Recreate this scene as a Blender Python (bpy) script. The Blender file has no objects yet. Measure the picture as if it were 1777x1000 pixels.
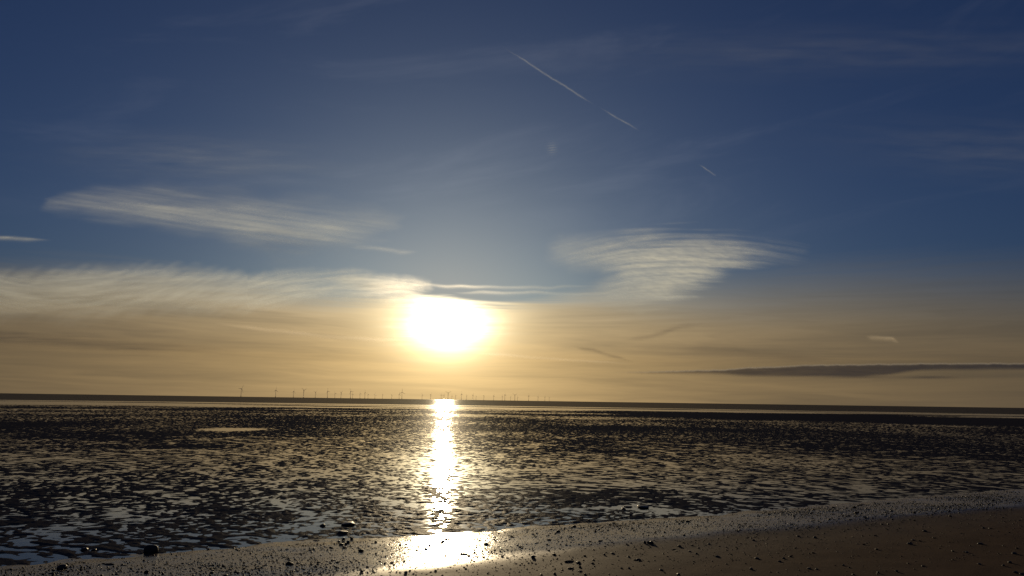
import bpy, bmesh, math, random
import numpy as np
from mathutils import Vector, Matrix

S = bpy.context.scene
COL = S.collection
R = math.radians
random.seed(7)
RNG = np.random.default_rng(7)

# ------------------------------------------------------------------ camera
FPX, W0, H0 = 1317.0, 1777.0, 1000.0            # focal length in photograph pixels
EYE = 2.6
PITCH = math.atan(195.2 / FPX)
ROLL = math.atan(25.5 / 1777.0)
_f = Vector((0, math.cos(PITCH), math.sin(PITCH)))
_u0 = Vector((0, -math.sin(PITCH), math.cos(PITCH)))
_r0 = Vector((1, 0, 0))
_r = _r0 * math.cos(ROLL) + _u0 * math.sin(ROLL)
_u = -_r0 * math.sin(ROLL) + _u0 * math.cos(ROLL)
cam = bpy.data.cameras.new('camera')
cam.sensor_width = 36.0
cam.lens = 36.0 * FPX / W0
cam.clip_start = 0.1
cam.clip_end = 900000.0
cam_ob = bpy.data.objects.new('camera', cam)
COL.objects.link(cam_ob)
m3 = Matrix((_r, _u, -_f)).transposed()
cam_ob.matrix_world = Matrix.Translation((0, 0, EYE)) @ m3.to_4x4()
S.camera = cam_ob
FR = np.array([_r[:], _u[:], _f[:]])


def bearing(px, py):
    """unit direction(s) of a point of the photograph"""
    px, py = np.broadcast_arrays(np.asarray(px, float), np.asarray(py, float))
    d = np.stack([px - W0 / 2, H0 / 2 - py, np.full(px.shape, FPX)], -1) @ FR
    return d / np.linalg.norm(d, axis=-1, keepdims=True)


def on_flat(px, py, z=0.0):
    d = bearing(px, py)
    t = (z - EYE) / d[..., 2]
    return d[..., 0] * t, d[..., 1] * t


SUN = bearing(775, 563)
SUN_EL = math.asin(SUN[2])
SUN_AZ = math.atan2(SUN[0], SUN[1])            # from +Y towards +X

# ------------------------------------------------------------------ node expressions
class E:
    def __init__(self, nt, sock):
        self.nt, self.s = nt, sock

    def _m(self, op, *a):
        n = self.nt.nodes.new('ShaderNodeMath')
        n.operation = op
        for i, v in enumerate(a):
            if isinstance(v, E):
                self.nt.links.new(v.s, n.inputs[i])
            else:
                n.inputs[i].default_value = v
        return E(self.nt, n.outputs[0])

    def __add__(s, o): return s._m('ADD', s, o)
    __radd__ = __add__
    def __mul__(s, o): return s._m('MULTIPLY', s, o)
    __rmul__ = __mul__
    def __sub__(s, o): return s._m('SUBTRACT', s, o)
    def __rsub__(s, o): return s._m('SUBTRACT', o, s)
    def __truediv__(s, o): return s._m('DIVIDE', s, o)
    def __neg__(s): return s * -1.0
    def f(s, op, *a): return s._m(op, s, *a)
    def exp(s): return s._m('POWER', math.e, s)
    def clamp(s): return s._m('MAXIMUM', s._m('MINIMUM', s, 1.0), 0.0)

    def ramp(s, a, b, smooth=True):
        """0 at a, 1 at b"""
        n = s.nt.nodes.new('ShaderNodeMapRange')
        n.interpolation_type = 'SMOOTHSTEP' if smooth else 'LINEAR'
        for i, v in enumerate((s, a, b, 0.0, 1.0)):
            if isinstance(v, E):
                s.nt.links.new(v.s, n.inputs[i])
            else:
                n.inputs[i].default_value = v
        return E(s.nt, n.outputs[0])

    def colors(s, stops):
        n = s.nt.nodes.new('ShaderNodeValToRGB')
        cr = n.color_ramp
        while len(cr.elements) < len(stops):
            cr.elements.new(0.5)
        for e, (p, c) in zip(cr.elements, stops):
            e.position = p
            e.color = (*c, 1)
        s.nt.links.new(s.s, n.inputs[0])
        return n.outputs[0]

    def curve(s, pts):
        """piecewise smooth function through pts, x in 0..1, y in 0..1"""
        n = s.nt.nodes.new('ShaderNodeFloatCurve')
        c = n.mapping.curves[0]
        while len(c.points) < len(pts):
            c.points.new(0.5, 0.5)
        for p, (x, y) in zip(c.points, pts):
            p.location = (x, y)
        n.mapping.update()
        s.nt.links.new(s.s, n.inputs['Value'])
        return E(s.nt, n.outputs[0])


def combine(nt, x, y, z):
    n = nt.nodes.new('ShaderNodeCombineXYZ')
    for i, v in enumerate((x, y, z)):
        if isinstance(v, E):
            nt.links.new(v.s, n.inputs[i])
        else:
            n.inputs[i].default_value = v
    return n.outputs[0]


def noise(nt, vec, scale, detail=4, rough=0.5, dist=0.0):
    n = nt.nodes.new('ShaderNodeTexNoise')
    n.inputs['Scale'].default_value = scale
    n.inputs['Detail'].default_value = detail
    n.inputs['Roughness'].default_value = rough
    n.inputs['Distortion'].default_value = dist
    nt.links.new(vec, n.inputs['Vector'])
    return E(nt, n.outputs['Fac'])


def scale_color(nt, color, fac):
    n = nt.nodes.new('ShaderNodeVectorMath')
    n.operation = 'SCALE'
    if isinstance(color, tuple):
        n.inputs[0].default_value = color
    else:
        nt.links.new(color, n.inputs[0])
    if isinstance(fac, E):
        nt.links.new(fac.s, n.inputs['Scale'])
    else:
        n.inputs['Scale'].default_value = fac
    return n.outputs[0]


def vec_op(nt, op, a, b):
    n = nt.nodes.new('ShaderNodeVectorMath')
    n.operation = op
    for i, v in enumerate((a, b)):
        if isinstance(v, tuple):
            n.inputs[i].default_value = v
        else:
            nt.links.new(v, n.inputs[i])
    return n


def mix_color(nt, fac, a, b):
    n = nt.nodes.new('ShaderNodeMix')
    n.data_type = 'RGBA'
    for i, v in ((0, fac), (6, a), (7, b)):
        if isinstance(v, E):
            nt.links.new(v.s, n.inputs[i])
        elif isinstance(v, (tuple, float, int)):
            n.inputs[i].default_value = (*v, 1) if isinstance(v, tuple) else v
        else:
            nt.links.new(v, n.inputs[i])
    return n.outputs[2]


# ------------------------------------------------------------------ world: evening sky with a low warm veil
world = bpy.data.worlds.new('World')
S.world = world
world.use_nodes = True
nt = world.node_tree
bg = nt.nodes['Background']
sky = nt.nodes.new('ShaderNodeTexSky')
sky.sky_type = 'NISHITA'
sky.sun_disc = False
sky.sun_elevation = SUN_EL
sky.sun_rotation = SUN_AZ
sky.dust_density = 1.5
tc = nt.nodes.new('ShaderNodeTexCoord')
DIR = tc.outputs['Generated']
blue = vec_op(nt, 'MULTIPLY', sky.outputs[0], (0.05 * 0.136, 0.05 * 0.266, 0.05 * 0.68)).outputs[0]
sep = nt.nodes.new('ShaderNodeSeparateXYZ')
nt.links.new(DIR, sep.inputs[0])
dx, dy, dz = (E(nt, sep.outputs[i]) for i in range(3))
el = dz.f('ARCSINE') * (180 / math.pi)
az = dx.f('ARCTAN2', dy) * (180 / math.pi)
dot = E(nt, vec_op(nt, 'DOT_PRODUCT', DIR, tuple(SUN)).outputs['Value'])
gam = dot.f('MINIMUM', 1.0).f('ARCCOSINE') * (180 / math.pi)

# fibrous variation of the veil, stretched along the horizon
wv = combine(nt, az * 0.045, el * 0.55, 3.0)
warp = noise(nt, wv, 1.0, 3, 0.5)
wv2 = combine(nt, az * 0.05 + warp * 0.8, el * 1.0 + az * 0.03 + warp * 2.2, 1.7)
streak = noise(nt, wv2, 1.0, 6, 0.58)
wv3 = combine(nt, az * 0.16 + warp * 1.0, el * 3.2 - az * 0.06 + warp * 3.0, 5.1)
fine = noise(nt, wv3, 1.0, 5, 0.6)


def azx(x):
    d = bearing(x, 560.0)
    return float(np.degrees(np.arctan2(d[0], d[1])))


def ely(x, y):
    return float(np.degrees(np.arcsin(bearing(x, y)[2])))


edge_pts = [(-600, 478), (0, 478), (250, 484), (420, 500), (560, 520), (690, 519), (775, 520), (850, 529), (930, 527),
            (1040, 516), (1150, 516), (1300, 514), (1450, 503), (1777, 500), (2500, 505)]
cpts = [((azx(x) + 60) / 120.0, ely(x, y) / 20.0) for x, y in edge_pts]
edge = (az / 120.0 + 0.5).clamp().curve([(0.0, cpts[0][1])] + cpts + [(1.0, cpts[-1][1])]) * 20.0
soft = (az / 120.0 + 0.5).clamp().curve([(0, 0.25), (azx(0) / 120 + 0.5, 0.25), (azx(560) / 120 + 0.5, 0.14),
                                         (azx(775) / 120 + 0.5, 0.07), (azx(900) / 120 + 0.5, 0.10), (azx(1150) / 120 + 0.5, 0.30),
                                         (azx(1450) / 120 + 0.5, 0.40), (1, 0.45)]) * 8.0
e2 = el - edge + (streak - 0.5) * 1.6 + (fine - 0.5) * 1.1
veil_a = (e2 / soft).ramp(1.0, -1.0)
# colour of the veil: grey-gold high up, deeper gold at the horizon; brightest around the sun
vcol = (el / 12.0).clamp().colors([(0.0, (1.0, 0.640, 0.250)), (0.25, (1.0, 0.635, 0.235)), (0.45, (1.0, 0.70, 0.330)),
                                   (0.65, (1.0, 0.80, 0.50)), (0.85, (1.0, 0.89, 0.67))])
vlum = (gam / -15.5).exp() * 0.77 + 0.035
vlum = vlum * ((streak - 0.5) * 1.1 + (fine - 0.5) * 0.35 + 1.0)
veil = vec_op(nt, 'ADD', scale_color(nt, vcol, vlum), (0.022, 0.024, 0.028)).outputs[0]
# forward-scattered light of the sun in the veil
gw = (gam + (streak - 0.5) * 2.6 + (fine - 0.5) * 1.8).f('MAXIMUM', 0.0)
g2 = gw * gw
aur = vec_op(nt, 'ADD', scale_color(nt, (1.0, 0.88, 0.58), ((gw / -1.25).exp() * 11.0) * el.ramp(0.6, 6.2)),
             scale_color(nt, (1.0, 0.76, 0.36), (gam / -3.6).exp() * 0.90)).outputs[0]
veil = vec_op(nt, 'ADD', veil, aur).outputs[0]
gl = (gam / -5.5).exp() * 0.33
blue = vec_op(nt, 'ADD', scale_color(nt, blue, 1.0 - (gam / -6.0).exp() * 0.75), scale_color(nt, (1.0, 0.86, 0.74), gl)).outputs[0]
skycol = mix_color(nt, veil_a * 0.93, blue, veil)
# thin high cirrus film
cv = combine(nt, az * 0.05, el * 0.22 - az * 0.03, 9.0)
film = noise(nt, cv, 1.0, 5, 0.6, 0.6).ramp(0.48, 0.78) * (el.ramp(9.0, 16.0)) * 0.05
skycol = vec_op(nt, 'ADD', vec_op(nt, 'ADD', skycol, (0.002, 0.002, 0.001)).outputs[0], scale_color(nt, (0.62, 0.60, 0.62), film * ((gam / -40.0).exp() + 0.15))).outputs[0]
nt.links.new(skycol, bg.inputs[0])
bg.inputs[1].default_value = 1.0

sun = bpy.data.lights.new('sun', 'SUN')
sun.energy = 2.0
sun.angle = R(0.53)
sun.color = (1.0, 0.78, 0.48)
sun_ob = bpy.data.objects.new('sun', sun)
COL.objects.link(sun_ob)
sun_ob.rotation_euler = Vector(tuple(SUN)).to_track_quat('Z', 'Y').to_euler()

S.view_settings.view_transform = 'Standard'
S.view_settings.look = 'None'
S.view_settings.exposure = 0.0
S.view_settings.gamma = 1.0
S.cycles.transparent_max_bounces = 24
S.cycles.max_bounces = 6


# ------------------------------------------------------------------ helpers
def perlin(x, y, seed=0):
    x = np.asarray(x, float); y = np.asarray(y, float)
    xi = np.floor(x).astype(np.int64); yi = np.floor(y).astype(np.int64)
    xf = x - xi; yf = y - yi

    def g(ix, iy, fx, fy):
        h = (ix * 374761393 + iy * 668265263 + seed * 1442695041) & 0xFFFFFFFF
        h = ((h ^ (h >> 13)) * 1274126177) & 0xFFFFFFFF
        h = (h ^ (h >> 16)) & 0xFFFF
        a = h * (2 * math.pi / 65536.0)
        return np.cos(a) * fx + np.sin(a) * fy
    u = xf * xf * xf * (xf * (xf * 6 - 15) + 10)
    v = yf * yf * yf * (yf * (yf * 6 - 15) + 10)
    a = g(xi, yi, xf, yf); b = g(xi + 1, yi, xf - 1, yf)
    c = g(xi, yi + 1, xf, yf - 1); d = g(xi + 1, yi + 1, xf - 1, yf - 1)
    return (a + (b - a) * u) * (1 - v) + (c + (d - c) * u) * v


def fbm(x, y, octaves=4, gain=0.5, seed=0):
    s = 0; amp = 1.0; f = 1.0
    for o in range(octaves):
        s = s + amp * perlin(x * f + 17.3 * o, y * f - 9.1 * o, seed + o)
        amp *= gain; f *= 2.03
    return s


def sstep(a, b, x):
    t = np.clip((x - a) / (b - a), 0, 1)
    return t * t * (3 - 2 * t)


def mesh_grid(name, P, mat, keep=None, attrs=None, smooth=True):
    """P: (rows, cols, 3) points -> quad mesh object"""
    r, c = P.shape[:2]
    idx = np.arange(r * c).reshape(r, c)
    q = np.stack([idx[:-1, :-1], idx[:-1, 1:], idx[1:, 1:], idx[1:, :-1]], -1).reshape(-1, 4)
    pts = P.reshape(-1, 3)
    if keep is not None:
        k = keep.reshape(-1)
        q = q[k[q].any(1)]
        used = np.unique(q)
        remap = np.full(len(pts), -1); remap[used] = np.arange(len(used))
        q = remap[q]; pts = pts[used]
        if attrs:
            attrs = {n: v.reshape(-1)[used] for n, v in attrs.items()}
    me = bpy.data.meshes.new(name)
    me.vertices.add(len(pts)); me.vertices.foreach_set('co', pts.astype(np.float32).ravel())
    me.loops.add(len(q) * 4); me.loops.foreach_set('vertex_index', q.astype(np.int32).ravel())
    me.polygons.add(len(q)); me.polygons.foreach_set('loop_start', np.arange(len(q), dtype=np.int32) * 4)
    me.polygons.foreach_set('use_smooth', np.full(len(q), smooth))
    me.update(calc_edges=True)
    for n, v in (attrs or {}).items():
        a = me.attributes.new(n, 'FLOAT', 'POINT')
        a.data.foreach_set('value', v.reshape(-1).astype(np.float32))
    me.materials.append(mat)
    o = bpy.data.objects.new(name, me)
    COL.objects.link(o)
    return o


def material(name):
    m = bpy.data.materials.new(name)
    m.use_nodes = True
    return m, m.node_tree, m.node_tree.nodes['Principled BSDF']


def attr(nt, name):
    n = nt.nodes.new('ShaderNodeAttribute')
    n.attribute_name = name
    return E(nt, n.outputs['Fac'])


def bump(nt, height, strength, dist, normal_in):
    b = nt.nodes.new('ShaderNodeBump')
    b.inputs['Strength'].default_value = strength
    b.inputs['Distance'].default_value = dist
    nt.links.new(height.s, b.inputs['Height'])
    nt.links.new(b.outputs[0], normal_in)
    return b


# ------------------------------------------------------------------ the shore
shore_px = [(-900, 1050), (-300, 1010), (0, 984), (250, 962), (500, 941), (700, 931), (900, 916), (1100, 903), (1300, 888), (1500, 870),
            (1777, 848), (2100, 824), (2600, 790)]
sx, sy = on_flat(np.array([p[0] for p in shore_px], float), np.array([p[1] for p in shore_px], float))
order = np.argsort(sx); sx = sx[order]; sy = sy[order]
# straight direction of the shore, for distances measured square to it
k = np.polyfit(sx, sy, 1)
SHORE_COS = 1.0 / math.hypot(1.0, k[0])


def shore_dist(x, y):
    """metres seaward of the water's edge (negative on the beach)"""
    ys = np.interp(x, sx, sy)
    ys = np.where(x < sx[0], sy[0] + k[0] * (x - sx[0]), ys)
    ys = np.where(x > sx[-1], sy[-1] + k[0] * (x - sx[-1]), ys)
    return (y - ys) * SHORE_COS


BEACH_SLOPE = 0.047


def beach_z(x, y):
    s = -shore_dist(x, y)
    z = BEACH_SLOPE * s
    z = z + 0.010 * fbm(x * 0.5, y * 0.5, 3, 0.5, 31) + 0.0055 * fbm(x * 2.1, y * 2.1, 4, 0.55, 37)
    z = z + 0.02 * sstep(0.0, 0.6, s) - 0.02 * sstep(2.5, 4.0, s)
    return z


# hollows that hold pools and humps that stand dry: photograph position, half extents, height
FEATURES = [(402, 745.5, 34, 1.9, -0.055), (505, 876, 55, 7, -0.05), (560, 893, 42, 7, -0.06), (600, 908, 40, 6, -0.04),
            (1095, 882, 40, 7, -0.06), (1140, 887, 30, 7, -0.05), (75, 923, 36, 10, -0.06), (560, 912, 20, 10, -0.05),
            (1120, 862, 60, 8, 0.05), (480, 893, 40, 8, 0.05), (1000, 865, 40, 8, 0.05), (120, 855, 70, 6, 0.05),
            (20, 905, 30, 14, 0.05), (330, 884, 60, 7, 0.04), (850, 890, 70, 9, 0.035), (330, 775, 60, 3, 0.06),
            (770, 815, 40, 8, -0.03), (640, 895, 26, 7, 0.05), (420, 935, 40, 6, -0.02)]


def flat_z(x, y):
    d = np.hypot(x, y)
    # ripple field: irregular lumps, a little longer along the shore
    wx = x + 0.35 * perlin(x * 0.7, y * 0.7, 3) + 0.9 * perlin(x * 0.12, y * 0.12, 5)
    wy = y + 0.35 * perlin(x * 0.7 + 9, y * 0.7, 4) + 0.9 * perlin(x * 0.12, y * 0.12 + 7, 6)
    a = R(12)
    rx = wx * math.cos(a) + wy * math.sin(a); ry = -wx * math.sin(a) + wy * math.cos(a)
    near = 0.6 * perlin(rx * 1.7, ry * 1.7, 11) + perlin(rx * 3.9, ry * 3.6, 12) + 0.85 * perlin(rx * 7.6, ry * 6.6, 13)
    near = near + 0.25 * perlin(rx * 14.0, ry * 13.0, 14)
    z = 0.023 * near * (1 - 0.45 * sstep(60, 180, d)) + 0.0026 + 0.0020 * sstep(25, 70, d) - 0.0035 * sstep(90, 180, d)
    # winding runnels that drain the flat
    cx = x + 1.2 * perlin(x * 0.35, y * 0.35, 15); cy = y + 1.2 * perlin(x * 0.35 + 4, y * 0.35, 16)
    ch = perlin(cx * 0.20 + 0.11 * cy, cy * 0.16, 17)
    z = z - 0.0075 * np.exp(-(ch / 0.05) ** 2) * (1 - sstep(40, 90, d))
    # trains of parallel ripples, in patches, mostly to the right
    b_ = R(-24)
    qx = wx * math.cos(b_) + wy * math.sin(b_); qy = -wx * math.sin(b_) + wy * math.cos(b_)
    train = perlin(qx * 1.4, qy * 5.2, 18) + 0.4 * perlin(qx * 3.5, qy * 11.0, 19)
    wt_ = sstep(-0.15, 0.25, perlin(x * 0.09, y * 0.07, 20) + 0.25 * sstep(-2, 8, x)) * (1 - sstep(40, 70, d))
    z = z + wt_ * (0.022 * train - 0.012 * near)
    # broad swells of the flat: some ground stands drier, some wetter
    broad = fbm(x * 0.06, y * 0.045, 3, 0.5, 21)
    z = z + 0.0070 * broad
    far = fbm(x * 0.010, y * 0.035, 3, 0.55, 25)
    z = z + 0.006 * far * sstep(50, 140, d)
    # sheltered level towards the sea: long bars with sheets of water between
    bars = fbm(x * 0.006 + 2.0, y * 0.028, 3, 0.5, 41)
    w = sstep(200, 255, d)
    z = z * (1 - 0.6 * w) + w * (0.045 * bars - 0.009)
    dark = sstep(120, 150, d) * (1 - sstep(200, 235, d))
    z = z + 0.020 * dark * sstep(0, 70, x) 
    for fx, fy, hw, hh, amp in FEATURES:
        gx, gy = on_flat(fx, fy)
        D = math.hypot(gx, gy)
        ax = hw * D / FPX; ay = hh * D * D / (EYE * FPX)
        q = ((x - gx) / ax) ** 2 + ((y - gy) / ay) ** 2
        z = z + (amp if hw == 34 else amp * 0.12) * np.exp(-q * 0.9)
    return z + 0.001


# sand of the tidal flat ------------------------------------------------
m_flat, nt, bs = material('wet_tidal_sand')
geo = nt.nodes.new('ShaderNodeNewGeometry')
pos = geo.outputs['Position']
n1 = noise(nt, pos, 1.3, 4, 0.6)
n2 = noise(nt, pos, 22.0, 4, 0.6)
nt.links.new(n1.colors([(0.3, (0.026, 0.019, 0.015)), (0.7, (0.046, 0.035, 0.027))]), bs.inputs['Base Color'])
bs.inputs['Roughness'].default_value = 0.9
bs.inputs['Specular IOR Level'].default_value = 0.0
gsy = nt.nodes.new('ShaderNodeBsdfGlossy')
gsy.inputs['Color'].default_value = (0.8, 0.8, 0.8, 1)
gsy.inputs['Roughness'].default_value = 0.42
bump(nt, n2, 0.6, 0.02, bs.inputs['Normal'])
bump(nt, n2, 0.8, 0.03, gsy.inputs['Normal'])
mx = nt.nodes.new('ShaderNodeMixShader')
mx.inputs[0].default_value = 0.05
nt.links.new(bs.outputs[0], mx.inputs[1]); nt.links.new(gsy.outputs[0], mx.inputs[2])
nt.links.new(mx.outputs[0], nt.nodes['Material Output'].inputs['Surface'])

rad = np.concatenate([np.exp(np.linspace(math.log(10.0), math.log(85.0), 860))[:-1],
                      np.exp(np.linspace(math.log(85.0), math.log(372.0), 230))])
ang = np.linspace(R(-43), R(43), 1000)
RR, AA = np.meshgrid(rad, ang, indexing='ij')
X = RR * np.sin(AA); Y = RR * np.cos(AA)
Z = flat_z(X, Y)
sd = shore_dist(X, Y)
t = sstep(0.25, -0.8, sd)
Z = Z * (1 - t) + (-0.03 - 0.02 * np.clip(-sd, 0, 3)) * t
Z = Z - 0.12 * sstep(355, 372, RR)
flat = mesh_grid('tidal_flat', np.stack([X, Y, Z], -1), m_flat, keep=sd > -1.5)
flat['kind'] = 'structure'

# standing water of the pools ------------------------------------------
m_pool, nt, bs = material('still_pool_water')
geo = nt.nodes.new('ShaderNodeNewGeometry')
bs.inputs['Base Color'].default_value = (0.018, 0.016, 0.014, 1)
bs.inputs['Roughness'].default_value = 0.10
bs.inputs['IOR'].default_value = 1.333
rip = noise(nt, geo.outputs['Position'], 6.0, 3, 0.5)
bump(nt, rip, 0.05, 0.02, bs.inputs['Normal'])
# level surface
rad2 = np.exp(np.linspace(math.log(8.0), math.log(366.0), 60))
ang2 = np.linspace(R(-52), R(52), 60)
RR2, AA2 = np.meshgrid(rad2, ang2, indexing='ij')
P = np.stack([RR2 * np.sin(AA2), RR2 * np.cos(AA2), np.zeros_like(RR2)], -1)
pools = mesh_grid('tide_pool_water', P, m_pool, keep=shore_dist(P[..., 0], P[..., 1]) > -1.0)
pools['kind'] = 'structure'

# the sea ---------------------------------------------------------------
# wind-roughened water: seen this low, the wave faces that show send back only about a fifth of the low sky
m_sea, nt, bs = material('rippled_sea_water')
geo = nt.nodes.new('ShaderNodeNewGeometry')
bs.inputs['Base Color'].default_value = (0.060, 0.052, 0.050, 1)
bs.inputs['Roughness'].default_value = 0.9
bs.inputs['Specular IOR Level'].default_value = 0.0
gsy = nt.nodes.new('ShaderNodeBsdfGlossy')
gsy.inputs['Roughness'].default_value = 0.12
wvn = noise(nt, geo.outputs['Position'], 1.2, 3, 0.6)
bump(nt, wvn, 0.3, 0.06, gsy.inputs['Normal'])
mx = nt.nodes.new('ShaderNodeMixShader')
mx.inputs[0].default_value = 0.15
nt.links.new(bs.outputs[0], mx.inputs[1]); nt.links.new(gsy.outputs[0], mx.inputs[2])
nt.links.new(mx.outputs[0], nt.nodes['Material Output'].inputs['Surface'])
# low waves with their crests along the shore
rad3 = np.concatenate([np.exp(np.linspace(math.log(360.0), math.log(3200.0), 380)), np.exp(np.linspace(math.log(3600.0), math.log(40000.0), 12))])
ang3 = np.linspace(R(-44), R(44), 330)
RR3, AA3 = np.meshgrid(rad3, ang3, indexing='ij')
row = np.broadcast_to(np.arange(len(rad3))[:, None], RR3.shape).astype(float)
amp3 = np.clip(0.14 * RR3 / 364.0, 0, 0.5) * sstep(360, 374, RR3)
Z3 = amp3 * (perlin(AA3 * 70.0 + 0.31 * row, row * 0.33, 91) + 0.6 * perlin(AA3 * 130.0, row * 0.51 + AA3 * 20, 92))
Z3 = Z3 * (1 - sstep(2600, 3200, RR3)) + 0.01 - 0.06 * (1 - sstep(360, 364, RR3))
P = np.stack([RR3 * np.sin(AA3), RR3 * np.cos(AA3), Z3], -1)
sea = mesh_grid('sea', P, m_sea)
sea['kind'] = 'structure'

# the beach ---------------------------------------------------------------
m_beach, nt, bs = material('shore_sand')
geo = nt.nodes.new('ShaderNodeNewGeometry')
pos = geo.outputs['Position']
wet = attr(nt, 'wetness')
g1 = noise(nt, pos, 1.1, 4, 0.6)
g2n = noise(nt, pos, 60.0, 3, 0.7)
dry_c = g1.colors([(0.25, (0.072, 0.040, 0.021)), (0.75, (0.105, 0.060, 0.033))])
wet_c = g1.colors([(0.25, (0.050, 0.032, 0.020)), (0.75, (0.075, 0.048, 0.030))])
nt.links.new(mix_color(nt, wet, dry_c, wet_c), bs.inputs['Base Color'])
g0 = noise(nt, pos, 0.45, 4, 0.6)
ro = 0.84 - wet * 0.66 + (g1 - 0.5) * 0.16 + (g0 - 0.5) * 0.22
nt.links.new(ro.s, bs.inputs['Roughness'])
nt.links.new((wet * 0.22 + 0.03).s, bs.inputs['Specular IOR Level'])
g3n = noise(nt, pos, 16.0, 4, 0.65)
b1 = bump(nt, g2n * 0.4 + g3n * 1.0, 0.36, 0.012, bs.inputs['Normal'])

wet_px = [(-600, 1085), (0, 1050), (400, 1012), (750, 985), (900, 964), (1100, 941), (1250, 929), (1500, 905), (1777, 879), (2200, 845)]
wxs, wys = [], []
for px, py in wet_px:                       # meet the sloping beach along the line of sight
    z = 0.0
    for _ in range(12):
        gx, gy = on_flat(px, py, z)
        z = BEACH_SLOPE * max(0.0, -float(shore_dist(gx, gy)))
    wxs.append(float(gx)); wys.append(float(gy))
o_ = np.argsort(wxs); wxs = np.array(wxs)[o_]; wys = np.array(wys)[o_]


def wetness(x, y):
    e = (y - np.interp(x, wxs, wys)) * SHORE_COS
    e = e + 0.25 * fbm(x * 0.6, y * 0.6, 3, 0.5, 51)
    return sstep(-0.55, 0.55, e) * 0.8 + sstep(-3.0, 0.0, e) * 0.2


def on_beach(px, py):
    z = 0.0
    for _ in range(14):
        gx, gy = on_flat(px, py, z)
        s = float(shore_dist(gx, gy))
        z = float(beach_z(gx, gy)) if s < 0 else max(0.0, float(flat_z(gx, gy)))
    return float(gx), float(gy), z


NRb, NCb = 300, 460
radb = np.exp(np.linspace(math.log(1.5), math.log(75.0), NRb))
angb = np.linspace(R(-60), R(62), NCb)
RB, AB = np.meshgrid(radb, angb, indexing='ij')
X = RB * np.sin(AB); Y = RB * np.cos(AB)
sdb = shore_dist(X, Y) + 0.38 * fbm(X * 0.9, Y * 0.9, 4, 0.6, 61)
Z = beach_z(X, Y)
Z = Z - 0.05 * np.clip(sdb, 0, 2) + 0.024 * (fbm(X * 1.3, Y * 1.3, 4, 0.6, 63)) * (1 - sstep(0.2, 1.3, np.abs(sdb)))
beach = mesh_grid('beach', np.stack([X, Y, Z], -1), m_beach, keep=sdb < 1.0, attrs={'wetness': wetness(X, Y)})
beach['kind'] = 'structure'


# ------------------------------------------------------------------ clouds
def poly_sdf(u, v, poly):
    """signed distance to a polygon, positive inside"""
    d = np.full(u.shape, 1e9); inside = np.zeros(u.shape, bool)
    n = len(poly)
    for i in range(n):
        ax, ay = poly[i]; bx, by = poly[(i + 1) % n]
        ex, ey = bx - ax, by - ay
        t = np.clip(((u - ax) * ex + (v - ay) * ey) / (ex * ex + ey * ey), 0, 1)
        d = np.minimum(d, np.hypot(u - ax - t * ex, v - ay - t * ey))
        c = ((ay > v) != (by > v))
        with np.errstate(divide='ignore', invalid='ignore'):
            xi = ax + (v - ay) * ex / (ey if ey else 1e-9)
        inside ^= c & (u < xi)
    return np.where(inside, d, -d)


def line_dist(u, v, pts):
    """distance to a polyline and the 0..1 position along it"""
    seg = np.hypot(np.diff([p[0] for p in pts]), np.diff([p[1] for p in pts]))
    tot = seg.sum(); acc = 0.0
    best = np.full(u.shape, 1e9); along = np.zeros(u.shape); side = np.zeros(u.shape)
    for i in range(len(pts) - 1):
        ax, ay = pts[i]; bx, by = pts[i + 1]
        ex, ey = bx - ax, by - ay
        t = np.clip(((u - ax) * ex + (v - ay) * ey) / (ex * ex + ey * ey), 0, 1)
        dd = np.hypot(u - ax - t * ex, v - ay - t * ey)
        k_ = dd < best
        best = np.where(k_, dd, best)
        along = np.where(k_, (acc + t * seg[i]) / tot, along)
        side = np.where(k_, np.sign((v - ay) * ex - (u - ax) * ey), side)
        acc += seg[i]
    return best, along, side


def cloud_material(name, color, forward, thick=None):
    m = bpy.data.materials.new(name)
    m.use_nodes = True
    nt = m.node_tree
    nt.nodes.remove(nt.nodes['Principled BSDF'])
    out = nt.nodes['Material Output']
    den = attr(nt, 'cloud_cover')
    # thin ice cloud: sunlight from behind is scattered through it, part of it almost straight on
    tr = nt.nodes.new('ShaderNodeBsdfTranslucent')
    tr.inputs['Color'].default_value = (*color, 1)
    rf = nt.nodes.new('ShaderNodeBsdfRefraction')
    rf.inputs['Roughness'].default_value = 0.55
    rf.inputs['IOR'].default_value = 1.25
    m1 = nt.nodes.new('ShaderNodeMixShader')
    m1.inputs[0].default_value = forward
    nt.links.new(tr.outputs[0], m1.inputs[1]); nt.links.new(rf.outputs[0], m1.inputs[2])
    last = m1.outputs[0]
    if thick:
        df = nt.nodes.new('ShaderNodeBsdfDiffuse')
        df.inputs['Color'].default_value = (*thick, 1)
        m3 = nt.nodes.new('ShaderNodeMixShader')
        nt.links.new(attr(nt, 'cloud_depth').s, m3.inputs[0])
        nt.links.new(last, m3.inputs[1]); nt.links.new(df.outputs[0], m3.inputs[2])
        last = m3.outputs[0]
    tp = nt.nodes.new('ShaderNodeBsdfTransparent')
    m2 = nt.nodes.new('ShaderNodeMixShader')
    nt.links.new(den.s, m2.inputs[0])
    nt.links.new(tp.outputs[0], m2.inputs[1]); nt.links.new(last, m2.inputs[2])
    nt.links.new(m2.outputs[0], out.inputs['Surface'])
    return m


M_CIRRUS = cloud_material('cirrus_ice', (0.80, 0.91, 1.0), 0.035)
M_STREAK = cloud_material('thin_streak_cloud', (1.0, 0.92, 0.78), 0.02)
M_BANK = cloud_material('low_cloud_bank', (0.8, 0.8, 0.8), 0.01, thick=(0.55, 0.55, 0.56))


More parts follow.
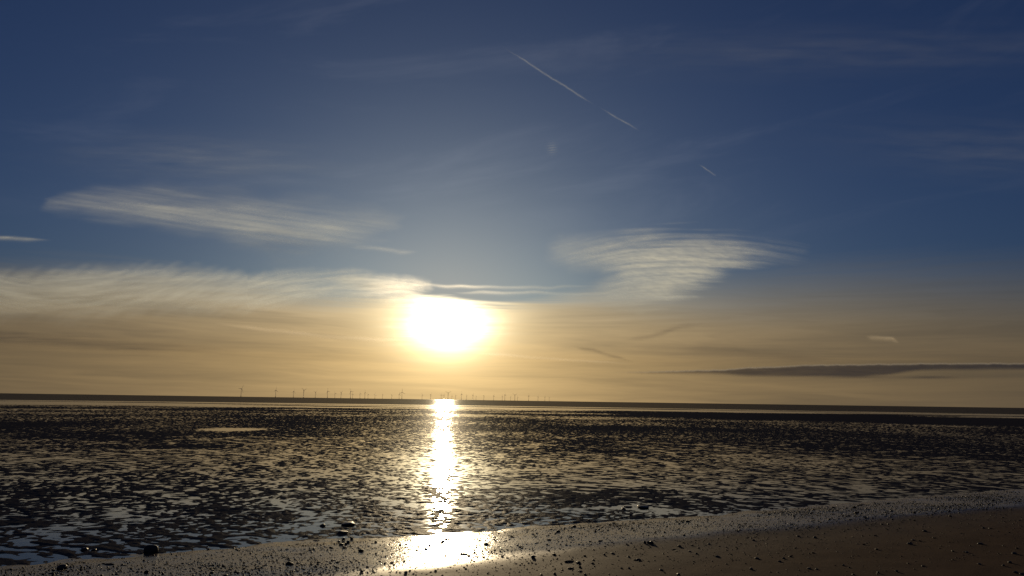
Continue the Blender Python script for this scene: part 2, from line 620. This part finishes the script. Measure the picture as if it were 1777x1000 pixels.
def cloud(name, label, cat, box, alt, dens, mat=None, step=1.6, thick=None):
    u = np.arange(box[0], box[2] + step, step); v = np.arange(box[1], box[3] + step, step)
    V, U = np.meshgrid(v, u, indexing='ij')
    D = np.clip(dens(U, V), 0, 1)
    d = bearing(U, V)
    # streaks of falling ice hang below one another: the cloud is a curtain at the range of its middle,
    # bellied by slow swells
    mid = bearing((box[0] + box[2]) / 2, (box[1] + box[3]) / 2)
    t = alt / mid[2] * (1.0 + 0.002 * fbm(U / 160.0, V / 90.0, 2, 0.5, 77))
    P = d * t[..., None]; P[..., 2] += EYE
    at = {'cloud_cover': D}
    if thick is not None:
        at['cloud_depth'] = np.clip(thick(U, V), 0, 1)
    o = mesh_grid(name, P, mat or M_CIRRUS, keep=D > 0.0015, attrs=at)
    o['label'] = label; o['category'] = cat
    return o


def fib(a, b, seed, oct_=4):
    """fibre texture 0..1: a runs along the fibres, b across (both in fibre widths)"""
    n = 0; amp = 1; s = 0
    for i in range(oct_):
        n = n + amp * perlin(a * 1.7 ** i + 31 * i, b * 2.0 ** i + 7 * i, seed + i)
        s += amp; amp *= 0.62
    return np.clip(0.5 + n / s * 1.25, 0, 1)


def d_wing(u, v):
    wu = u + 14 * perlin(u / 60, v / 25, 101) ; wv = v + 5 * perlin(u / 70, v / 22, 102) + 2.5 * perlin(u / 22, v / 9, 103)
    p = [(955, 428), (972, 413), (1040, 411), (1120, 408), (1210, 408), (1290, 418), (1345, 428), (1398, 439), (1350, 449), (1300, 460),
         (1262, 472), (1238, 487), (1205, 506), (1165, 522), (1110, 532), (1060, 526), (1030, 510), (1050, 492), (1068, 478), (1040, 468), (985, 464), (960, 450)]
    sd_ = poly_sdf(wu, wv, p)
    rag = fib(u / 150, (v - 0.00042 * (u - 1190) ** 2) / 10.0, 107, 3)
    sd_ = sd_ + 30 * (rag - 0.5) * sstep(1010, 1130, u) + 3
    arc = v - 0.00042 * (u - 1190) ** 2 + 0.10 * (u - 1100) * (u < 1100)
    f1 = fib(u / 110, arc / 6.5, 110); f2 = fib((u + v) / 26, (arc - 0.25 * u) / 5.0, 120)
    body = np.exp(-(((u - 1165) / 130) ** 2 + ((v - 462) / 45) ** 2)) * 0.55 + 0.42
    tip = 1 - 0.55 * sstep(1250, 1400, u)
    left = 0.75 + 0.25 * sstep(960, 1080, u)
    return sstep(-14, 28, sd_) * body * tip * left * (0.26 + 0.80 * f1 * (0.6 + 0.4 * f2) + 0.14 * f2) * 0.98


cloud('cloud', 'large wing-shaped feathery white cirrus cloud right of the sun', 'cloud', (915, 380, 1435, 570), 8500, d_wing)


def d_band(u, v):
    wu = u + 10 * perlin(u / 50, v / 20, 131); wv = v + 11 * perlin(u / 85, v / 40, 132) + 7 * perlin((u + v) / 24, (v + 0.5 * u) / 14, 133) * (u < 460) + 3 * perlin(u / 14, v / 9, 134)
    p = [(-420, 470), (-200, 462), (0, 468), (90, 466), (200, 461), (300, 462), (380, 466), (430, 476), (520, 471), (610, 471), (680, 481), (745, 497),
         (722, 512), (690, 520), (640, 521), (570, 516), (480, 528), (350, 548), (150, 560), (0, 560), (-420, 560)]
    sd_ = poly_sdf(wu, wv, p)
    hook = v + 0.45 * u + 0.0010 * np.clip(u - 330, -400, 0) ** 2
    comb = v + 0.12 * u - 0.0009 * (u - 560) ** 2 * (u > 430)
    f1 = fib((u - v) / 80, hook / 9.0, 140); f2 = fib(u / 95, comb / 7.0, 150)
    w = sstep(330, 470, u)
    f = f1 * (1 - w) + f2 * w
    f3 = fib(u / 120, (v + 0.05 * u) / 12.0, 155)
    low = 1 - 0.70 * sstep(500, 562, v) * (1 - w) - 0.15 * w
    return sstep(-11, 25 - 9 * w, sd_) * (0.20 - 0.10 * w + (0.50 + 0.25 * w) * f * (0.5 + 0.5 * f3) + 0.28 * f3) * low * (0.70 + 0.40 * w)


cloud('cloud', 'long band of combed cirrus cloud stretching from left edge to the sun', 'cloud', (-440, 435, 760, 585), 8000, d_band)


def d_patch(u, v):
    wu = u + 60 * perlin(u / 120, v / 26, 161) + 24 * perlin(u / 45, v / 9, 164); wv = v + 18 * perlin(u / 100, v / 34, 162) + 6 * perlin(u / 40, v / 12, 163)
    p = [(95, 352), (160, 343), (260, 338), (370, 341), (440, 353), (540, 362), (640, 374), (668, 390), (640, 405), (610, 422), (540, 436), (470, 436),
         (425, 420), (370, 402), (280, 390), (190, 372)]
    sd_ = poly_sdf(wu, wv, p)
    a = v - 0.13 * u
    f1 = fib(u / 130, a / 9.0, 170); f2 = fib(u / 260, a / 22.0, 180, 3); f3 = fib(u / 60, (v + 0.2 * u) / 7.0, 185)
    b = 0.50 + 0.55 * np.exp(-(((u - 330) / 170) ** 2 + ((v - 370 - 0.10 * (u - 330)) / 30) ** 2)) \
        + 0.35 * np.exp(-(((u - 550) / 90) ** 2 + ((v - 402) / 28) ** 2))
    return sstep(-30, 26, sd_) * b * (0.10 + 0.80 * f1 * (0.25 + 0.75 * f2) + 0.20 * f2 + 0.10 * f3) * 0.66


cloud('cloud', 'soft streaky cirrus patch above the long cloud band on the left', 'cloud', (0, 280, 770, 490), 8800, d_patch)


def streak_fn(pts, w0, w1, amp, seed, grain=40.0, wob=2.0):
    def fn(u, v):
        vv = v + wob * perlin(u / 45.0, v / 60.0, seed + 50)
        dd, al, side = line_dist(u, vv, pts)
        wdt = np.where(side < 0, w0, w1)
        taper = sstep(0.0, 0.22, al) * (1 - sstep(0.72, 1.0, al))
        return amp * np.exp(-(dd / (wdt * (0.35 + 0.65 * taper))) ** 2) * taper * (0.45 + 0.8 * fib(u / grain, v / 5.0, seed, 3))
    return fn


cloud('cloud', 'small bright sliver of cloud at the left edge above the long band', 'cloud', (-120, 395, 110, 430), 8300,
      streak_fn([(-110, 407), (0, 412), (95, 417)], 2.0, 4.0, 0.42, 201))
cloud('cloud', 'thin wisp of cloud trailing right from the streaky left patch', 'cloud', (590, 415, 740, 450), 8600,
      streak_fn([(600, 428), (650, 431), (690, 436), (730, 436)], 3.0, 4.0, 0.16, 202, 40.0, 3.0))
cloud('cloud', 'white glowing tongue of cloud just above the sun', 'cloud', (580, 470, 860, 590), 7900,
      streak_fn([(590, 488), (665, 498), (712, 508), (750, 520), (800, 545), (840, 575)], 5, 11, 0.40, 203, 160.0, 4.0))
cloud('cloud', 'thin pale cloud streak running right from above the sun', 'cloud', (690, 485, 1080, 512), 8000,
      streak_fn([(695, 494), (780, 496), (900, 498), (1070, 498)], 2.0, 3.0, 0.20, 205, 60.0, 5.0))
cloud('cloud', 'lower of two thin pale cloud streaks right of the sun', 'cloud', (770, 497, 1100, 522), 8000,
      streak_fn([(780, 506), (880, 507), (960, 510), (1090, 511)], 1.8, 3.6, 0.22, 207, 60.0, 5.0))
cloud('cloud', 'thin golden cloud streak sloping down to the left side of the sun', 'cloud', (350, 548, 770, 608), 6500,
      streak_fn([(360, 560), (450, 570), (560, 583), (660, 589), (760, 591)], 2.6, 3.4, 0.34, 209, 120.0), M_STREAK)
cloud('cloud', 'faint golden cloud line below and right of the sun', 'cloud', (800, 600, 1120, 640), 6000,
      streak_fn([(810, 612), (900, 618), (990, 625), (1110, 632)], 2.0, 2.2, 0.26, 211, 120.0), M_STREAK)
cloud('cloud', 'small pale hooked wisp of cloud above the dark bar on the right', 'cloud', (1490, 572, 1580, 606), 6000,
      streak_fn([(1500, 583), (1530, 586), (1548, 587), (1564, 598)], 2.2, 4.2, 0.22, 213, 30.0, 1.0), M_STREAK)
cloud('cloud', 'tiny rippled cloud puff alone in the blue above the sun', 'cloud', (940, 238, 976, 276), 9000,
      lambda u, v: 0.16 * np.exp(-(((u - 958) / 7) ** 2 + ((v - 258) / 9) ** 2)) * (0.5 + 0.5 * np.sin(v * 1.5 + 0.15 * (u - 958))), step=0.8)


def dusk_streak(pts, w0, w1, amp, seed):
    f = streak_fn(pts, w0, w1, amp, seed, 140.0, 4.0)
    return f


ones = lambda u, v: np.ones(u.shape)
cloud('cloud', 'broad dusky cloud streak low in the sky at the far left', 'cloud', (-420, 555, 480, 640), 4000,
      dusk_streak([(-400, 560), (-150, 574), (60, 587), (220, 600), (460, 608)], 10, 11, 0.42, 221), M_BANK, thick=ones)
cloud('cloud', 'dim grey wedge of cloud above the left end of the dark bar', 'cloud', (1140, 590, 1480, 640), 4000,
      dusk_streak([(1160, 602), (1250, 606), (1330, 616), (1460, 622)], 6, 10, 0.22, 223), M_BANK, thick=ones)
cloud('cloud', 'short slanting dark cloud line right of the sun', 'cloud', (980, 595, 1110, 635), 4000,
      dusk_streak([(990, 600), (1030, 607), (1060, 617), (1100, 628)], 2.4, 3.2, 0.30, 225), M_BANK, thick=ones)
cloud('cloud', 'dim slanting cloud smear rising to the right below the wing-shaped cloud', 'cloud', (1070, 550, 1240, 600), 4000,
      dusk_streak([(1080, 592), (1130, 583), (1170, 570), (1230, 558)], 4, 4, 0.24, 227), M_BANK, thick=ones)

BAR_TOP = [(1060, 646), (1120, 645), (1180, 643), (1260, 641), (1300, 637), (1350, 636), (1400, 633), (1470, 632), (1560, 631), (1640, 630), (1777, 630), (2300, 632)]
BAR_BOT = [(1060, 647), (1120, 648), (1180, 648), (1260, 650), (1300, 653), (1350, 654), (1420, 654), (1500, 655), (1540, 651), (1600, 643), (1700, 642), (1777, 641), (2300, 644)]


def bar_t(u, v):
    top = np.interp(u, *zip(*BAR_TOP)) + 1.6 * perlin(u / 26.0, 0 * u, 231) + 0.8 * perlin(u / 9.0, 0 * u, 232)
    bot = np.interp(u, *zip(*BAR_BOT)) + 2.0 * perlin(u / 60.0, 0 * u, 233)
    return top, bot


def d_bar(u, v):
    top, bot = bar_t(u, v)
    frag = 0.45 * np.exp(-(((u - 1615) / 45) ** 2 + ((v - 655) / 2.5) ** 2)) + 0.45 * np.exp(-(((u - 1480) / 60) ** 2 + ((v - 654) / 3.0) ** 2))
    core = sstep(-1.0, 1.6, v - top) * (1 - sstep(-4.5, 3.0, v - bot)) * sstep(1040, 1150, u)
    return np.maximum(core * (0.62 + 0.12 * fib(u / 60, v / 4, 235, 3)), frag)


def t_bar(u, v):
    top, bot = bar_t(u, v)
    return 0.55 + 0.45 * sstep(0.5, 4.0, v - top)


cloud('cloud', 'long flat dark cloud bar low over the horizon on the right', 'cloud', (1050, 622, 2300, 664), 1300, d_bar, M_BANK, step=1.3, thick=t_bar)


def contrail(label, a, b, amp, wid, seed):
    L = math.hypot(b[0] - a[0], b[1] - a[1])

    def fn(u, v):
        dd, al, side = line_dist(u + 1.5 * perlin(u / 9, v / 9, seed + 3), v + 1.6 * perlin(u / 40 + 5, v / 40, seed + 4), [a, b])
        tp = sstep(0, 0.35, al) * (1 - sstep(0.80, 1.0, al))
        lump = 0.25 + 1.0 * fib(al * L / 22.0, side * dd / 2.0, seed, 3)
        return amp * np.exp(-(dd / (wid * (0.45 + 0.55 * tp))) ** 2) * tp * lump
    return cloud('contrail', label, 'contrail', (a[0] - 8, a[1] - 8, b[0] + 8, b[1] + 8), 10500, fn, step=0.9)


contrail('longest piece of the broken white contrail high in the blue sky', (866, 77), (1034, 184), 0.24, 1.3, 241)
contrail('short middle piece of the broken contrail in the blue sky', (1036, 184), (1112, 229), 0.19, 1.2, 245)
contrail('shortest lowest piece of the broken contrail in the blue sky', (1211, 285), (1245, 306), 0.20, 1.2, 249)

def d_faint(cx, cy, rx, ry, tilt, amp, seed):
    def fn(u, v):
        a = v - cy - tilt * (u - cx)
        f1 = fib(u / 170, a / 14.0, seed, 4); f2 = fib((u + v) / 90, (a + 0.2 * u) / 20.0, seed + 9, 3)
        return amp * np.exp(-((u - cx) / rx) ** 2 - (a / ry) ** 2) * (f1 * 0.8 + 0.6 * f1 * f2)
    return fn


cloud('cloud', 'very faint wide cirrus film across the top right of the sky', 'cloud', (600, 0, 2200, 190), 9500,
      d_faint(1480, 88, 380, 34, -0.01, 0.055, 261), step=4)
cloud('cloud', 'faint brushed cirrus smear near the right edge of the blue sky', 'cloud', (1250, 130, 2200, 400), 9500,
      d_faint(1740, 262, 220, 42, 0.06, 0.06, 271), step=3)
cloud('cloud', 'faint cirrus smear in the blue above the streaky left patch', 'cloud', (-120, 170, 800, 390), 9500,
      d_faint(360, 278, 190, 34, 0.04, 0.10, 281), step=3)

# ------------------------------------------------------------------ wind turbines standing in the sea
def plain(name, color, rough=0.5, var=0.15, scale=1.0):
    m, nt, bs = material(name)
    t_ = nt.nodes.new('ShaderNodeTexCoord')
    n = noise(nt, t_.outputs['Object'], scale, 4, 0.6)
    nt.links.new(n.colors([(0.3, tuple(c * (1 - var) for c in color)), (0.7, tuple(c * (1 + var) for c in color))]), bs.inputs['Base Color'])
    bs.inputs['Roughness'].default_value = rough
    return m, nt, bs, n


M_TUR = plain('turbine_grey_paint', (0.42, 0.42, 0.42), 0.45, 0.05, 0.1)[0]
M_YEL = plain('turbine_yellow_paint', (0.45, 0.30, 0.04), 0.5, 0.1, 0.3)[0]


def lathe_mesh(name, prof, seg, mat):
    bm = bmesh.new(); rings = []
    for r_, z_ in prof:
        rings.append([bm.verts.new((r_ * math.cos(2 * math.pi * i / seg), r_ * math.sin(2 * math.pi * i / seg), z_)) for i in range(seg)])
    for a_, b_ in zip(rings, rings[1:]):
        for i in range(seg):
            bm.faces.new((a_[i], a_[(i + 1) % seg], b_[(i + 1) % seg], b_[i]))
    bm.faces.new(rings[-1]); bm.faces.new(rings[0][::-1])
    me = bpy.data.meshes.new(name); bm.to_mesh(me); bm.free(); me.materials.append(mat)
    return me


tower_me = lathe_mesh('tower', [(1.8, 12), (1.65, 35), (1.4, 60), (1.1, 78)], 12, M_TUR)
found_me = lathe_mesh('foundation', [(2.9, -4), (2.9, 10), (4.6, 10.2), (4.6, 11.2), (3.0, 11.6), (2.7, 12.1)], 12, M_YEL)
bm = bmesh.new()
bmesh.ops.create_cube(bm, size=1.0)
bmesh.ops.scale(bm, vec=(3.6, 10.5, 3.8), verts=bm.verts)
bmesh.ops.translate(bm, vec=(0, 1.6, 80), verts=bm.verts)
bmesh.ops.bevel(bm, geom=bm.edges[:], offset=0.7, segments=2, affect='EDGES')
nac_me = bpy.data.meshes.new('nacelle'); bm.to_mesh(nac_me); bm.free(); nac_me.materials.append(M_TUR)
hub_me = lathe_mesh('hub', [(1.5, 0), (1.6, 1.2), (1.2, 2.4), (0.4, 3.1)], 10, M_TUR)
bm = bmesh.new()
secs = []
for z_, c_, t_, tw in ((0.8, 2.0, 1.8, 60), (6, 3.6, 1.1, 30), (16, 2.9, 0.7, 14), (28, 2.1, 0.45, 6), (40, 1.3, 0.25, 2), (44.5, 0.35, 0.1, 0)):
    ring = []
    for i in range(8):
        a_ = 2 * math.pi * i / 8
        x_, y_ = c_ * 0.5 * math.cos(a_), t_ * 0.5 * math.sin(a_)
        k_ = R(tw)
        ring.append(bm.verts.new((x_ * math.cos(k_) - y_ * math.sin(k_), x_ * math.sin(k_) + y_ * math.cos(k_), z_)))
    secs.append(ring)
for a_, b_ in zip(secs, secs[1:]):
    for i in range(8):
        bm.faces.new((a_[i], a_[(i + 1) % 8], b_[(i + 1) % 8], b_[i]))
bm.faces.new(secs[-1]); bm.faces.new(secs[0][::-1])
blade_me = bpy.data.meshes.new('blade'); bm.to_mesh(blade_me); bm.free(); blade_me.materials.append(M_TUR)

TURBINES = [(418, 13.2), (478, 11.8), (509, 10), (526.5, 12.3), (547, 9.5), (568, 11.6), (581, 8), (591.5, 9.4), (608, 11.4), (611.5, 7.4),
            (624.5, 8), (633, 10), (638.5, 7), (650.5, 7.5), (663.5, 6.6), (679.5, 7), (692.5, 8), (697.3, 11.6), (732.3, 7.6), (747, 8),
            (765.5, 7.8), (770, 7.6), (777.3, 11.5), (784, 6.5), (790.5, 7), (800.5, 10), (809.5, 7), (820.5, 8.4), (826, 6.4), (839.5, 7.6),
            (856.5, 7.8), (871.5, 7.2), (876, 9.8), (886, 6.2), (893.3, 9.6), (898, 6.1), (917.3, 8.6), (933.5, 7.2), (945.5, 7), (953, 6.2)]
ORD = ['', 'first', 'second', 'third', 'fourth', 'fifth', 'sixth', 'seventh', 'eighth', 'ninth', 'tenth', 'eleventh', 'twelfth', 'thirteenth',
       'fourteenth', 'fifteenth', 'sixteenth', 'seventeenth', 'eighteenth', 'nineteenth', 'twentieth']


def part(name, me, parent, loc=(0, 0, 0), rot=(0, 0, 0)):
    o = bpy.data.objects.new(name, me)
    COL.objects.link(o)
    o.parent = parent
    o.location = loc; o.rotation_euler = rot
    return o


NT = len(TURBINES)
rt = random.Random(5)
for i, (px, hp) in enumerate(TURBINES):
    hy = 682.5 + 25.5 * px / 1777.0
    d = bearing(px, hy)
    dist = 80.0 / (hp / FPX)
    root = bpy.data.objects.new('wind_turbine', None)
    COL.objects.link(root)
    a_ = math.atan2(d[0], d[1])
    root.location = (dist * math.sin(a_), dist * math.cos(a_), 0)
    root.rotation_euler = (0, 0, R(62 + rt.uniform(-6, 6)) if px not in (697.3, 777.3, 893.3, 770) else R(25))
    size = 'tall' if hp > 9.2 else ('small distant' if hp < 7.3 else 'medium-sized')
    if i == 0:
        w_ = 'leftmost of the row, standing alone'
    elif i == NT - 1:
        w_ = 'rightmost of the row'
    elif i < 20:
        w_ = ORD[i + 1] + ' from the left'
    else:
        w_ = ORD[NT - i] + ' from the right'
    root['label'] = f'{size} wind turbine on the sea horizon, {w_}'
    root['category'] = 'wind turbine'
    root['group'] = 'wind turbines along the sea horizon'
    part('tower', tower_me, root)
    part('foundation', found_me, root)
    part('nacelle', nac_me, root)
    ph = {697.3: 0.0, 777.3: 60.0, 893.3: 60.0, 770: 90.0}.get(px, rt.uniform(0, 120))
    hub = part('hub', hub_me, root, (0, -3.6, 80.2), (R(90), 0, 0))
    for b_ in range(3):
        # blades turn about the hub axis (local z of the hub)
        mrot = Matrix.Rotation(R(ph + 120 * b_), 4, 'Z') @ Matrix.Rotation(R(-90), 4, 'X')
        bo = part('blade', blade_me, hub)
        bo.matrix_local = Matrix.Translation((0, 0, 1.3)) @ mrot

# ------------------------------------------------------------------ stones
M_STONE, nt, bs, n = plain('wet_dark_stone', (0.030, 0.027, 0.025), 0.5, 0.35, 9.0)
bs.inputs['Specular IOR Level'].default_value = 0.3
bump(nt, n, 0.5, 0.02, bs.inputs['Normal'])
M_WEED, nt, bs, n = plain('dark_wrack', (0.022, 0.018, 0.012), 0.6, 0.3, 14.0)


def rock_mesh(name, sx_, sy_, sz_, seed, mat, sub=3, rough=0.22, flat_top=0.0):
    bm = bmesh.new()
    bmesh.ops.create_icosphere(bm, subdivisions=sub, radius=1.0)
    r_ = random.Random(seed)
    planes = [(Vector((r_.gauss(0, 1), r_.gauss(0, 1), r_.gauss(0, 0.8))).normalized(), r_.uniform(0.62, 0.95)) for _ in range(9)]
    co = np.array([v.co[:] for v in bm.verts])
    nz = fbm(co[:, 0] * 1.6 + seed, co[:, 1] * 1.6 + co[:, 2] * 1.1, 3, 0.5, seed)
    for v, q in zip(bm.verts, nz):
        c = v.co.copy()
        for pn, pd in planes:
            e_ = c.dot(pn) - pd
            if e_ > 0:
                c -= pn * e_ * 0.9
        c *= 1 + rough * q
        if flat_top and c.z > flat_top:
            c.z = flat_top + (c.z - flat_top) * 0.3
        v.co = Vector((c.x * sx_, c.y * sy_, c.z * sz_))
    for f_ in bm.faces:
        f_.smooth = True
    me = bpy.data.meshes.new(name); bm.to_mesh(me); bm.free(); me.materials.append(mat)
    return me


def stone(name, label, cat, px, py, wpx, hpx, seed, mat=M_STONE, flat_top=0.0, depth=1.0, group=None, rough=0.22):
    """px, py: middle of the foot in the photograph; wpx, hpx: seen width and height"""
    x, y, z = on_beach(px, py)
    D = math.sqrt(x * x + y * y + (EYE - z) ** 2)
    w = wpx * D / FPX; h = hpx * D / FPX
    o = bpy.data.objects.new(name, rock_mesh(name, w / 2 * 1.12, w / 2 * depth, h * 0.72, seed, mat, 3 if wpx > 8 else 2, rough, flat_top))
    COL.objects.link(o)
    o.location = (x, y, z + h * 0.28)
    o.rotation_euler = (0, 0, random.uniform(-0.4, 0.4))
    o['label'] = label; o['category'] = cat
    if group:
        o['group'] = group
    return o


stone('stone', 'big blocky black stone standing in a shallow pool near the lower left corner', 'stone', 262, 958, 20, 12, 3, depth=0.8, rough=0.12, flat_top=0.75)
stone('stone', 'low dark stone on the wet sand at the bottom left', 'stone', 107, 987, 12, 6, 4)
stone('stone', 'pointed dark stone left of the big blocky stone, in water', 'stone', 147, 954, 10, 3.5, 5)
stone('stone', 'flat dark stone close beside the pointed stone on the left', 'stone', 163, 955, 8, 2, 6)
stone('stone', 'broad low black mound of rock left of the sun glitter', 'rock', 605, 910, 20, 3.6, 7, depth=1.6)
stone('stone', 'black rock nearest the beach edge below the broad low mound', 'rock', 595, 925, 15, 4, 8, depth=1.4)
stone('stone', 'dark rock at the left end of the pool beside the low mound', 'rock', 560, 913, 9, 3.5, 9)
stone('stone', 'flat domed black rock in the pale pool right of centre', 'rock', 1117, 880, 20, 3.2, 10, depth=1.8, rough=0.1)
stone('stone', 'low flat rock just left of the domed rock in the pale pool', 'rock', 1090, 880, 14, 1.8, 11, depth=1.4)
stone('stone', 'small knobbly rock at the near side of the pale pool', 'rock', 1082, 884, 8, 2.6, 12)
stone('stone', 'tiny dark stone in the pool right of centre', 'stone', 1094, 895, 4, 2.2, 13)
stone('stone', 'small dark stone on the pale wet sand below the right pool', 'stone', 1022, 904, 4, 2.2, 14)
stone('stone', 'rounded black stone, biggest of three on the sand right of centre', 'stone', 1131, 944, 7, 5, 15)
stone('stone', 'middle one of three black stones together on the sand', 'stone', 1125, 943, 4, 4, 16)
stone('stone', 'left one of three black stones together on the sand', 'stone', 1119, 943, 5, 4, 17)
stone('stone', 'flat black stone on the sheen edge right of the three stones', 'stone', 1179, 949, 6, 3, 18)
stone('stone', 'shiny black stone at the right border of the brightest glitter', 'stone', 925, 968, 7, 4, 19)
stone('stone', 'dark stone lying at the bottom edge right of centre', 'stone', 1178, 999, 6, 4, 20)
stone('stone', 'small rounded black stone at the bottom edge left of the glitter', 'stone', 704, 995, 5, 4, 21)
stone('wrack_scrap', 'thin dark scrap of wrack on the sand under the glitter', 'wrack', 804, 962, 13, 2.2, 22, M_WEED, depth=0.4)
stone('wrack_scrap', 'long thin dark scrap of wrack right of the glitter', 'wrack', 986, 975, 15, 2.4, 23, M_WEED, depth=0.35)
stone('wrack_scrap', 'flat dark scrap of wrack near the bottom edge right of the glitter', 'wrack', 990, 987, 8, 2, 24, M_WEED, depth=0.5)
stone('wrack_scrap', 'thin dark scrap of wrack on the brown sand right of centre', 'wrack', 1105, 972, 11, 2, 25, M_WEED, depth=0.4)
stone('wrack_scrap', 'flat dark sliver of wrack on pale sand at the lower left', 'wrack', 191, 980, 14, 2.2, 26, M_WEED, depth=0.4)
for i, (px, py) in enumerate(sorted(((588, 941), (596, 937), (604, 942), (610, 936), (600, 945), (592, 946)))):
    stone('stone', f'small black stone, {ORD[i + 1]} from the left in the tight cluster at the sand edge', 'stone', px, py, random.uniform(4, 7), random.uniform(3, 4.5), 30 + i,
          group='tight cluster of small stones at the sand edge')
rs = random.Random(11)
spots = []
for i in range(40):
    px = rs.uniform(930, 1777); lo = np.interp(px, [930, 1250, 1777], [975, 940, 890])
    spots.append((px, rs.uniform(lo, 998), rs.uniform(4, 8), rs.uniform(1.6, 3.2)))
spots.sort()
for i, (px, py, w_, h_) in enumerate(spots):
    place = f'{ORD[i + 1]} from the left' if i < 20 else (f'{ORD[40 - i]} from the right' if i < 39 else 'nearest the right edge')
    stone('stone', f'small dark stone scattered on the brown beach at the lower right, {place}', 'stone', px, py, w_, h_, 60 + i % 7,
          group='small stones on the brown beach', depth=0.7)

# gravel along the water's edge -----------------------------------------
bm = bmesh.new(); bmesh.ops.create_icosphere(bm, subdivisions=1, radius=1.0)
bmesh.ops.delete(bm, geom=[v for v in bm.verts if v.co.z < -0.6], context='VERTS')
bv = np.array([v.co[:] for v in bm.verts]); bf = np.array([[v.index for v in f_.verts] for f_ in bm.faces]); bm.free()
N = 420000
gx = RNG.uniform(-16, 40, N)
gs = RNG.uniform(-7.0, 0.7, N)
gy = np.interp(gx, sx, sy) + gs / SHORE_COS
wt = wetness(gx, gy)
clus = np.clip(0.5 + 1.1 * fbm(gx * 0.35, gy * 0.5, 3, 0.6, 71), 0.02, 1)
belt = sstep(0.7, -0.5, gs) * (0.15 + 0.85 * sstep(0.0, -0.9, gs))
clus = np.maximum(clus, 0.30 * sstep(9, 3, gx))
acc = (0.03 + 0.66 * wt * clus ** 1.2) * belt * (0.25 + 0.75 * sstep(24, 10, gx))
fx_ = np.abs(np.degrees(np.arctan2(gx, gy))) < 42
ok = (RNG.uniform(0, 1, N) < acc) & fx_ & (gy > 6)
gx, gy, gs = gx[ok], gy[ok], gs[ok]
gz = np.where(gs < 0, beach_z(gx, gy), 0.0)
n = len(gx)
sz = np.clip(np.exp(RNG.normal(math.log(0.0056), 0.5, n)), 0.004, 0.034)
sc = np.stack([sz * RNG.uniform(0.8, 2.2, n), sz * RNG.uniform(0.8, 1.3, n), sz * RNG.uniform(0.45, 0.9, n)], -1)
th = RNG.uniform(0, 2 * math.pi, n)
V = bv[None] * (1 + RNG.normal(0, 0.10, (n, len(bv), 1))) * sc[:, None, :]
vx = V[..., 0] * np.cos(th)[:, None] - V[..., 1] * np.sin(th)[:, None]
vy = V[..., 0] * np.sin(th)[:, None] + V[..., 1] * np.cos(th)[:, None]
V = np.stack([vx + gx[:, None], vy + gy[:, None], V[..., 2] + gz[:, None] + sc[:, 2:3] * 0.35], -1).reshape(-1, 3)
F = (bf[None] + (np.arange(n) * len(bv))[:, None, None]).reshape(-1, 3)
me = bpy.data.meshes.new('gravel')
me.vertices.add(len(V)); me.vertices.foreach_set('co', V.astype(np.float32).ravel())
me.loops.add(len(F) * 3); me.loops.foreach_set('vertex_index', F.astype(np.int32).ravel())
me.polygons.add(len(F)); me.polygons.foreach_set('loop_start', np.arange(len(F), dtype=np.int32) * 3)
me.polygons.foreach_set('use_smooth', np.full(len(F), True))
me.update(calc_edges=True)
M_GRAV, nt, bs, nn = plain('wet_gravel', (0.024, 0.020, 0.016), 0.55, 0.8, 14.0)
bs.inputs['Specular IOR Level'].default_value = 0.08
me.materials.append(M_GRAV)
gr = bpy.data.objects.new('gravel', me)
COL.objects.link(gr)
gr['kind'] = 'stuff'
gr['label'] = 'wet dark pebbles strewn along the edge of the beach'
gr['category'] = 'gravel'
